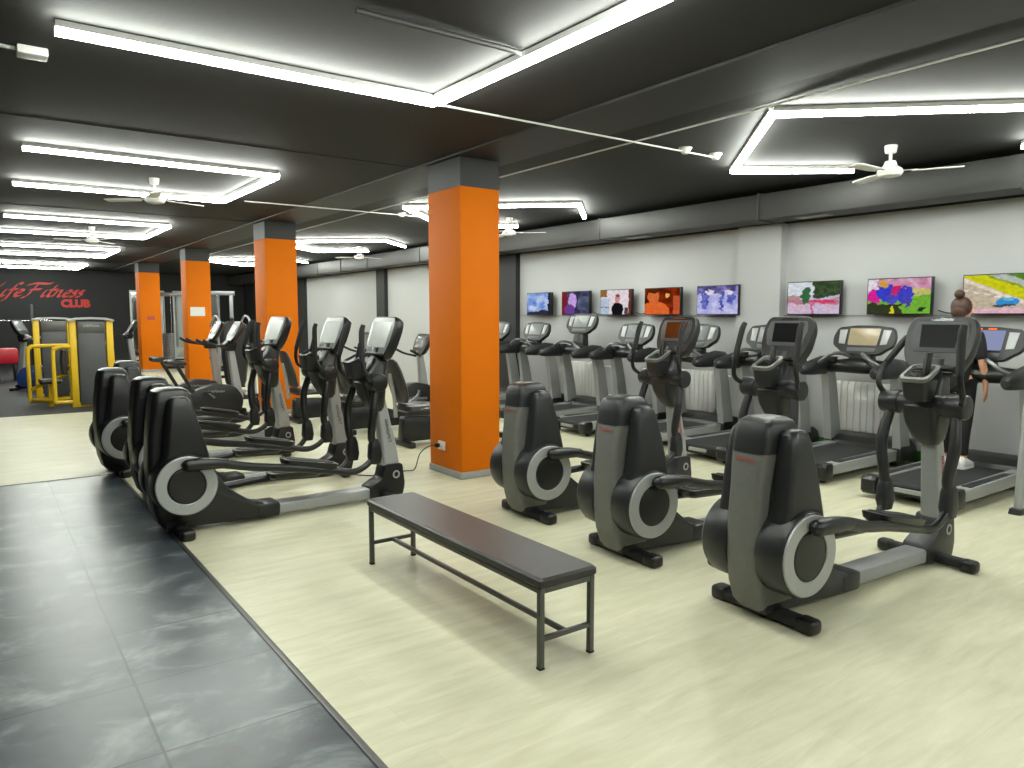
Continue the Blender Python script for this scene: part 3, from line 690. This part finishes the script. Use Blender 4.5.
# ================================================================ woman on the treadmill
def skin_mesh(name, verts, edges, radii, m, parent, root=0, sub=2):
    me = bpy.data.meshes.new(name); me.from_pydata(verts, edges, [])
    o = bpy.data.objects.new('tmp', me); C.objects.link(o)
    o.modifiers.new('s', 'SKIN'); 
    if not me.skin_vertices: me.attributes
    for i, v in enumerate(me.skin_vertices[0].data):
        r = radii[i]; v.radius = r if isinstance(r, tuple) else (r, r); v.use_root = (i == root)
    ss = o.modifiers.new('u', 'SUBSURF'); ss.levels = sub; ss.render_levels = sub
    bpy.context.view_layer.update(); dg = bpy.context.evaluated_depsgraph_get()
    ne = bpy.data.meshes.new_from_object(o.evaluated_get(dg)); bpy.data.objects.remove(o)
    for p in ne.polygons: p.use_smooth = True
    ne.materials.clear(); ne.materials.append(m); ne.name = name
    return link(bpy.data.objects.new(name, ne), parent)
def chain(V, E, Rr, start, pts):
    prev = start
    for p, r in pts:
        V.append(p); Rr.append(r); i = len(V)-1
        if prev is not None: E.append((prev, i))
        prev = i
    return prev
pt = thing('person', 'woman with a brown hair bun in black clothes and white trainers on the treadmill', 'person', (7.42, 3.16, .18)); pt.scale = (.94, .94, .94)
V, E, Q = [], [], []
pel = chain(V, E, Q, None, [((0,0,.92), .118)])
ch_ = chain(V, E, Q, pel, [((0,0,1.06), .098), ((.0,0,1.22), .108), ((0,0,1.33), .1)])
nk = chain(V, E, Q, ch_, [((.0,0,1.42), (.05,.05)), ((.015,0,1.47), .046), ((.03,0,1.52), (.07,.085)), ((.03,0,1.58), (.078,.092)), ((.02,0,1.635), (.06,.075))])
for s in (-1, 1):
    el = chain(V, E, Q, ch_, [((0,s*.16,1.34), .05), ((-.02,s*.2,1.2), .042), ((-.02,s*.225,1.06), .036), ((.03,s*.235,.94), .034), ((.07,s*.23,.83), .024)])
    pa = chain(V, E, Q, el, [((.085,s*.228,.78), (.02,.034))])
    for k in range(4):
        o = -.03+.02*k; L = (.06,.075,.07,.055)[k]
        chain(V, E, Q, pa, [((.09+o,s*.228,.74), .0095), ((.095+o*1.05,s*.222,.74-L*.5), .0085), ((.1+o*1.05,s*.21,.74-L), .007)])
    chain(V, E, Q, el, [((.115,s*.215,.79), .011), ((.128,s*.205,.76), .009), ((.13,s*.2,.74), .008)])
    kn = chain(V, E, Q, pel, [((.0,s*.09,.8), .088), ((.015,s*.095,.5), .056), ((-.015,s*.095,.34), .052), ((-.005,s*.095,.1), .034)])
    chain(V, E, Q, kn, [((.0,s*.095,.05), .036), ((.1,s*.1,.035), .034)])
body = skin_mesh('body', V, E, Q, M['skin'], pt)
def skinpart(name, m, spec, parent=pt, sub=2):
    V, E, Q = [], [], []; ids = {}
    for key, par, p, r in spec:
        V.append(p); Q.append(r); ids[key] = len(V)-1
        if par is not None: E.append((ids[par], ids[key]))
    return skin_mesh(name, V, E, Q, m, parent, sub=sub)
sp = [('y',None,(0,0,.74),.15),('a','y',(0,0,.88),.152),('b','a',(0,0,1.06),.138),('c','b',(0,0,1.22),.14),('d','c',(0,0,1.33),.128),('e','d',(.0,0,1.43),(.066,.064))]
for s, n in ((-1,'l'),(1,'r')): sp += [('s'+n,'d',(0,s*.16,1.345),.07),('t'+n,'s'+n,(-.018,s*.2,1.2),.06),('u'+n,'t'+n,(-.02,s*.22,1.08),.056)]
skinpart('t_shirt', M['cloth'], sp)
sp = [('a',None,(0,0,.96),.135)]
for s, n in ((-1,'l'),(1,'r')): sp += [('h'+n,'a',(0,s*.09,.8),.096),('k'+n,'h'+n,(.015,s*.095,.5),.063),('c'+n,'k'+n,(-.015,s*.095,.34),.059),('f'+n,'c'+n,(-.005,s*.095,.11),.041)]
skinpart('leggings', M['cloth'], sp)
for s in (-1, 1):
    sh = obj('shoe', MB().loft([[Vector((x, s*.097+w*math.cos(2*PI*j/14), max(.008, zc+h*math.sin(2*PI*j/14)))) for j in range(14)] for x, w, zc, h in ((-.085,.018,.045,.03),(-.075,.034,.05,.05),(-.03,.042,.062,.06),(.03,.043,.058,.052),(.09,.047,.042,.038),(.14,.042,.035,.03),(.168,.022,.03,.02))]), M['white'], pt, ang=60)
    obj('sole', MB().rloft([(.0,-.09,.17,s*.097-.046,s*.097+.046),(.022,-.092,.172,s*.097-.047,s*.097+.047)], .045), M['paper'], sh)
hr = MB(); hr.sphere((-.0,0,1.6), .1, (1.0,.95,1.05), 20)
hr.sphere((-.045,0,1.555), .08, (.8,.9,1.), 16); hr.sphere((-.05,0,1.725), .048, (1,1,.95), 14)
obj('hair', hr, M['hair'], pt, ang=180)
fc = MB(); fc.sphere((.118,0,1.56), .016, (1,.8,1.3), 8)
obj('nose', fc, M['skin'], body)
for s in (-1, 1):
    obj('ear', MB().sphere((.03,s*.095,1.565), .022, (.7,.4,1.2), 8), M['skin'], body)
    obj('eye', MB().sphere((.1,s*.034,1.585), .011, (1,1.2,.8), 8), M['plastic_dk'], body)
obj('mouth', MB().sphere((.108,0,1.515), .014, (.5,1.6,.4), 8), M['dimred'], body)

# ================================================================ exercise bikes
def make_bike(lab, group, housing):
    """upright bike, rider faces +x; saddle at x=0"""
    t = thing('exercise_bike', lab, 'exercise bike', (0,0,0), 0, group)
    obj('rear_foot', MB().box(-.12, -.04, -.27, .27, 0, .07, .02), M['plastic_dk'], t)
    obj('front_foot', MB().box(.86, .94, -.25, .25, 0, .07, .02), M['plastic_dk'], t)
    obj('base_frame', MB().prism(outline([(-.1,.04),(.92,.04),(.92,.12),(.7,.14),(-.1,.1)], .03), -.05, .05, .01), M['plastic_dk'], t)
    b = obj('housing', MB().prism(outline([(.06,.08),(.84,.08),(.88,.3),(.74,.5),(.42,.54),(.12,.44),(.02,.28)], .09), -.09, .09, .03), housing, t)
    for s in (-1, 1):
        text_obj('housing_lettering', 'LifeFitness', .06, M['silver'], b, basis((.45,s*.092,.42), (-s,0,0) if s > 0 else (1,0,0), (0,0,1), (0,s,0)), shear=.3)
        c = obj('crank', MB().tube([(.42,s*.1,.32),(.42+s*.12,s*.12,.32-s*.1)], .016, 8, smooth=False), M['steel'], t)
        obj('pedal', MB().box(.42+s*.12-.06, .42+s*.12+.06, s*.12+(-.1 if s < 0 else 0), s*.12+(0 if s < 0 else .1), .32-s*.1-.012, .32-s*.1+.012, .006), M['plastic_dk'], c)
    p = obj('seat_post', MB().tube([(.14,0,.4),(-.04,0,.74),(-.1,0,.86)], .03, 12), M['plastic_dk'], t)
    obj('saddle', MB().loft([[Vector((x-.13, w*math.cos(2*PI*j/14), zc-.06+h*math.sin(2*PI*j/14))) for j in range(14)] for x, w, zc, h in ((-.15,.04,.96,.03),(-.12,.12,.955,.045),(-.03,.125,.945,.05),(.08,.06,.94,.04),(.16,.03,.93,.03),(.18,.015,.93,.015))]), M['vinyl'], t)
    obj('console_post', MB().rloft([(.3,.74,.88,-.06,.06),(.7,.70,.82,-.055,.055),(1.1,.66,.76,-.05,.05)], .025), M['silver'], t)
    obj('console_neck', MB().rloft([(1.05,.6,.78,-.1,.1),(1.15,.58,.8,-.12,.12),(1.22,.66,.8,-.08,.08)], .04), M['plastic_dk'], t)
    for s in (-1, 1):
        h = obj('handlebar', MB().tube([(.66,s*.08,1.1),(.58,s*.2,1.12),(.45,s*.25,1.14),(.33,s*.24,1.18),(.27,s*.22,1.22)], .018, 10), M['plastic_dk'], t)
        obj('grip', MB().tube([(.42,s*.25,1.15),(.33,s*.24,1.18),(.25,s*.22,1.23)], .022, 10), M['rubber'], h)
    mt = con_basis((.68,0,1.2), R(28))
    ol = outline([(-.15,0),(.15,0),(.22,.1),(.22,.29),(.17,.36),(-.17,.36),(-.22,.29),(-.22,.1)], .04)
    sc = lambda k, dz: [mt @ Vector((x*k, .15+(y-.15)*k, dz)) for x, y in ol]
    co = obj('console', MB().loft([sc(.8,-.08), sc(.97,-.05), sc(1.,-.015), sc(.97,.004)]), M['plastic_dk'], t)
    obj('screen', MB().box(-.16, .16, .1, .32, .002, .009, .002, mat=mt), M['lcd'], co)
    return t
GB = 'upright exercise bikes behind the left ellipticals'
b1 = make_bike('black upright exercise bike with silver post, nearer of the two behind the left ellipticals', GB, M['plastic_dk']); b1.location = (2.55, 12.2, 0)
dup(b1, (2.55, 13.35, 0), 0, 'black upright exercise bike, farther of the two behind the left ellipticals')
dup(b1, (2.3, 20.2, 0), R(0), 'black exercise bike with a pale console beside the yellow machine, far left')
dup(b1, (1.42, 18.7, 0), R(150), 'exercise bike with a blue panel and pale handlebars, left of the yellow machines', swap={'housing': M['blue'], 'handlebar': M['white'], 'saddle': M['white']})
def make_recumbent(lab, group):
    """recumbent bike, rider faces +x; backrest at x=0"""
    t = thing('recumbent_bike', lab, 'recumbent bike', (0,0,0), 0, group)
    obj('rear_foot', MB().box(-.06, .03, -.28, .28, 0, .07, .02), M['plastic_dk'], t)
    obj('front_foot', MB().box(1.3, 1.38, -.26, .26, 0, .07, .02), M['plastic_dk'], t)
    obj('base_rail', MB().prism(outline([(-.05,.05),(1.38,.05),(1.38,.13),(.9,.2),(.5,.34),(-.02,.36)], .04), -.07, .07, .015), M['plastic_dk'], t)
    b = obj('housing', MB().prism(outline([(.72,.08),(1.36,.08),(1.42,.35),(1.3,.6),(1.0,.66),(.78,.5)], .1), -.1, .1, .03), M['plastic_dk'], t)
    for s in (-1, 1):
        text_obj('housing_lettering', 'LifeFitness', .07, M['silver'], b, basis((1.06,s*.102,.42), (-s,0,0) if s > 0 else (1,0,0), (0,0,1), (0,s,0)), shear=.3)
        c = obj('crank', MB().tube([(1.05,s*.11,.42),(1.05+s*.13,s*.13,.42+s*.06)], .016, 8, smooth=False), M['steel'], t)
        obj('pedal', MB().box(1.05+s*.13-.06, 1.05+s*.13+.06, s*.13+(-.1 if s < 0 else 0), s*.13+(0 if s < 0 else .1), .42+s*.06-.03, .42+s*.06+.03, .01), M['plastic_dk'], c)
        obj('seat_handle', MB().tube([(.1,s*.18,.45),(.2,s*.3,.48),(.36,s*.31,.56),(.4,s*.31,.64)], .018, 10), M['steel'], t)
        h = obj('handlebar', MB().tube([(1.12,s*.06,1.02),(1.0,s*.2,1.06),(.88,s*.22,1.12)], .017, 10), M['plastic_dk'], t)
    obj('seat', MB().rloft([(.42,-.02,.4,-.2,.2),(.45,-.05,.44,-.23,.23),(.5,-.05,.43,-.22,.22),(.52,-.02,.38,-.18,.18)], .08), M['vinyl'], t)
    k = obj('backrest', MB().loft([[Vector((xc+th*math.cos(2*PI*j/18), w*math.sin(2*PI*j/18)*(1 if abs(math.sin(2*PI*j/18)) < .9 else .97), z)) for j in range(18)] for z, xc, w, th in ((.54,-.02,.14,.03),(.58,-.03,.2,.05),(.75,-.07,.225,.055),(.95,-.13,.2,.05),(1.05,-.16,.15,.04),(1.08,-.17,.1,.025))]), M['vinyl'], t)
    obj('backrest_frame', MB().tube([(-.1,0,.36),(-.12,0,.6),(-.17,0,.9)], .025, 10), M['silver'], k)
    obj('console_post', MB().rloft([(.55,1.14,1.28,-.05,.05),(.9,1.12,1.22,-.045,.045),(1.1,1.1,1.18,-.04,.04)], .025), M['silver'], t)
    mt = con_basis((1.1,0,1.05), R(22))
    ol = outline([(-.13,0),(.13,0),(.19,.1),(.19,.25),(.15,.32),(-.15,.32),(-.19,.25),(-.19,.1)], .04)
    sc = lambda k, dz: [mt @ Vector((x*k, .15+(y-.15)*k, dz)) for x, y in ol]
    co = obj('console', MB().loft([sc(.8,-.08), sc(.97,-.05), sc(1.,-.015), sc(.97,.004)]), M['plastic_dk'], t)
    obj('screen', MB().box(-.13, .13, .1, .27, .002, .009, .002, mat=mt), M['lcd'], co)
    return t
GRB = 'recumbent bikes behind the elliptical consoles'
r1 = make_recumbent('black recumbent bike beside the nearest orange pillar, backrest behind the front elliptical post', GRB); r1.location = (4.22, 8.15, 0)
dup(r1, (4.05, 9.5, 0), 0, 'black recumbent bike behind the one beside the nearest pillar')
dup(r1, (3.85, 10.95, 0), 0, 'black recumbent bike whose backrest stands before the second orange pillar')

# ================================================================ strength machines
def make_stack(lab, group):
    t = thing('weight_machine', lab, 'weight machine', (0,0,0), 0, group)
    sp = obj('shroud', MB().box(-.2, .22, -.09, .09, .04, 1.5, .012), M['midgrey'], t)
    obj('shroud_head', MB().box(-.205, .225, -.1, .1, 1.3, 1.5, .012), M['gunmetal'], sp)
    text_obj('machine_lettering', 'LifeFitness', .06, M['silver'], sp, basis((.01,-.102,1.43), (1,0,0), (0,0,1), (0,-1,0)), shear=.3)
    for x in (-.27, .3): obj('upright', MB().box(x-.055, x+.055, -.06, .07, 0, 1.52, .015), M['yellow'], t)
    obj('top_cap', MB().loft([[Vector((x, y0, z)) for y0, z in ((-.12, zz), (.12, zz), (.12, zz+.035), (-.12, zz+.035))] for x, zz in ((-.35,1.5),(-.2,1.535),(.02,1.545),(.25,1.535),(.37,1.5))], .006), M['silver'], t)
    obj('base_bar', MB().box(-.33, .36, -.05, .05, 0, .08, .015), M['yellow'], t)
    for y, xl in ((-.02, -.58), (.55, -.92)):
        obj('side_frame', MB().tube([(-.3,y,.1),(xl+.07,y,.1),(xl,y,.12),(xl,y,.3),(xl,y,.95),(xl+.04,y,1.04),(xl+.12,y,1.07),(-.3,y,1.07)], .034, 10, 4), M['yellow'], t)
    obj('cross_frame', MB().tube([(-.56,-.02,.12),(-.9,.55,.12)], .03, 10, smooth=False).tube([(-.9,.55,.3),(-.3,.2,.62)], .03, 10, smooth=False).tube([(-.3,-.02,.7),(-.3,.55,.7)], .03, 10, smooth=False), M['yellow'], t)
    obj('seat_pad', MB().rloft([(.42,-.78,-.46,.12,.48),(.46,-.8,-.44,.1,.5),(.5,-.78,-.46,.12,.48)], .05), M['vinyl'], t)
    obj('seat_post', MB().box(-.66, -.58, .26, .34, 0, .43, .01), M['yellow'], t)
    obj('back_pad', MB().rloft([(.58,-.44,-.36,.14,.46),(.8,-.46,-.36,.13,.47),(1.0,-.44,-.36,.14,.46)], .03), M['vinyl'], t)
    return t
GY = 'yellow framed weight machines at the far left'
w1 = make_stack('yellow weight machine with a tall grey weight shroud, nearest of the yellow pair', GY); w1.location = (1.62, 15.0, 0)
dup(w1, (1.22, 17.0, 0), PI, 'yellow weight machine behind and left of the grey shrouded one')
# cable machines at the back
def make_cable(lab, group):
    t = thing('cable_machine', lab, 'cable machine', (0,0,0), 0, group)
    for x in (-.5, .5): obj('upright', MB().box(x-.05, x+.05, -.05, .05, 0, 2.2, .01), M['steel'], t)
    obj('top_beam', MB().box(-.6, .6, -.06, .06, 2.2, 2.32, .01), M['steel'], t)
    obj('base', MB().box(-.6, .6, -.25, .25, 0, .08, .02), M['plastic_dk'], t)
    st = MB()
    for k in range(16): st.box(-.16, .16, -.09, .09, .12+k*.06, .17+k*.06, .006)
    obj('weight_stack', st, M['steel'], t)
    obj('guide_rod', MB().cyl((-.1,0,.08), (-.1,0,2.2), .012, n=10).cyl((.1,0,.08), (.1,0,2.2), .012, n=10), M['chrome'], t)
    p = obj('pulley', MB().cyl((.5,-.09,1.5), (.5,-.05,1.5), .06, .06, 20, .01), M['plastic_dk'], t)
    obj('cable', MB().tube([(.5,-.08,1.44),(.5,-.1,1.2),(.5,-.12,.95)], .005, 6), M['plastic_dk'], p)
    obj('pull_handle', MB().tube([(.42,-.12,.85),(.46,-.12,.94),(.5,-.12,.96),(.54,-.12,.94),(.58,-.12,.85)], .012, 8).cyl((.42,-.12,.85), (.58,-.12,.85), .017, n=10), M['rubber'], p)
    return t
GC = 'silver cable machines before the back wall'
c1 = make_cable('silver cable machine with a weight stack, between the two far orange pillars', GC); c1.location = (4.75, 24.6, 0); c1.rotation_euler = (0,0,R(-15))
dup(c1, (5.6, 22.6, 0), R(-20), 'silver cable machine right of the third orange pillar, before the wide mirror')
def make_shield(lab):
    """rear face of a stair climber: tall grey shield between two silver legs"""
    t = thing('stair_climber', lab, 'stair climber', (4.0, 14.6, 0))
    obj('rear_shield', MB().loft([[Vector((x*w, y, z)) for x, y in ((-1,.04),(-.8,-.03),(0,-.07),(.8,-.03),(1,.04))] for z, w in ((.25,.16),(.35,.2),(.8,.25),(1.2,.28),(1.42,.24),(1.5,.14))]), M['shroud'], t)
    for s in (-1, 1): obj('leg', MB().tube([(s*.36,.0,.02),(s*.3,.05,.7),(s*.22,.1,1.25)], .04, 10), M['silver'], t)
    obj('base', MB().box(-.4, .4, -.1, .9, 0, .1, .02), M['plastic_dk'], t)
    for k in range(4): obj('step', MB().box(-.25, .25, .3+k*.17, .5+k*.17, .2+k*.18, .25+k*.18, .01), M['plastic_dk'], t)
    for s in (-1, 1): obj('handrail', MB().tube([(s*.22,.1,1.25),(s*.28,.0,1.5),(s*.28,.3,1.6),(s*.28,.7,1.4)], .02, 8), M['silver'], t)
    return t
make_shield('stair climber with a tall dark grey shield and silver rails, behind the left consoles')
# barbell rack and red box at the back wall
t = thing('barbell_rack', 'dark rack holding a long silver barbell, at the far left wall', 'rack', (.6, 23.5, 0))
for x in (-.6, .6):
    obj('upright', MB().box(x-.04, x+.04, -.04, .04, 0, 1.9, .008), M['plastic_dk'], t)
    obj('foot', MB().box(x-.04, x+.04, -.5, .5, 0, .07, .01), M['plastic_dk'], t)
    obj('hook', MB().box(x-.03, x+.03, -.12, -.04, 1.4, 1.462, .01), M['steel'], t)
b = thing('barbell', 'long silver barbell resting across the dark rack', 'barbell', (.6, 23.42, 1.48))
obj('bar', MB().cyl((-1.05,0,0), (1.05,0,0), .016, n=12), M['chrome'], b)
for s in (-1, 1): obj('sleeve', MB().cyl((s*.68,0,0), (s*1.06,0,0), .025, n=14), M['chrome'], b)
t = thing('padded_bench', 'red padded bench on black legs at the far left edge', 'bench', (.3, 22.3, 0))
obj('bench_pad', MB().box(-.5, .5, -.3, .3, .42, .8, .05), M['redpaint'], t)
for sx in (-1, 1):
    for sy in (-1, 1): obj('leg', MB().box(sx*.42-.03, sx*.42+.03, sy*.22-.03, sy*.22+.03, 0, .42, .006), M['plastic_dk'], t)
# silver frame at the right edge
t = thing('stretching_frame', 'bent silver tube frame with rubber feet at the right edge', 'frame', (6.8, 2.38, 0))
for y in (0, -.62):
    l = obj('leg', MB().tube([(0,y,.03),(.01,y,.2),(.05,y,.6),(.08,y,.9),(.2,y,1.12),(.5,y,1.2)], .035, 12), M['silver'], t)
    obj('rubber_foot', MB().rloft([(0,-.09,.07,y-.05,y+.05),(.04,-.08,.06,y-.045,y+.045)], .03), M['plastic'], l)
    l2 = obj('leg', MB().tube([(.9,y,.03),(.82,y,.6),(.7,y,1.05),(.5,y,1.2)], .035, 12), M['silver'], t)
    obj('rubber_foot', MB().rloft([(0,.84,.98,y-.05,y+.05),(.04,.85,.97,y-.045,y+.045)], .03), M['plastic'], l2)
obj('cross_tube', MB().tube([(.5,0,1.2),(.5,-.62,1.2)], .03, 10, smooth=False), M['silver'], t)
obj('back_pad', MB().rloft([(1.18,.3,.7,-.5,-.12),(1.24,.28,.72,-.52,-.1),(1.28,.32,.68,-.5,-.12)], .05), M['vinyl'], t)

# ================================================================ light, camera, view
w = bpy.data.worlds.new('World'); bpy.context.scene.world = w; w.use_nodes = True
w.node_tree.nodes['Background'].inputs['Color'].default_value = (.02,.02,.02,1)
cam = bpy.data.cameras.new('Camera'); co = bpy.data.objects.new('Camera', cam); C.objects.link(co)
cam.sensor_width = 36; cam.lens = 740/1024*36; cam.clip_start = .05
co.location = (0, 0, 1.6); co.rotation_euler = (R(90-5.25), 0, R(-35.8))
sc = bpy.context.scene; sc.camera = co
sc.view_settings.view_transform = 'Standard'; sc.view_settings.look = 'None'
sc.view_settings.exposure = .64; sc.view_settings.gamma = 1.
sc.cycles.max_bounces = 8; sc.cycles.diffuse_bounces = 4; sc.cycles.glossy_bounces = 3
sc.cycles.use_denoising = True
sc.cycles.sample_clamp_indirect = 6
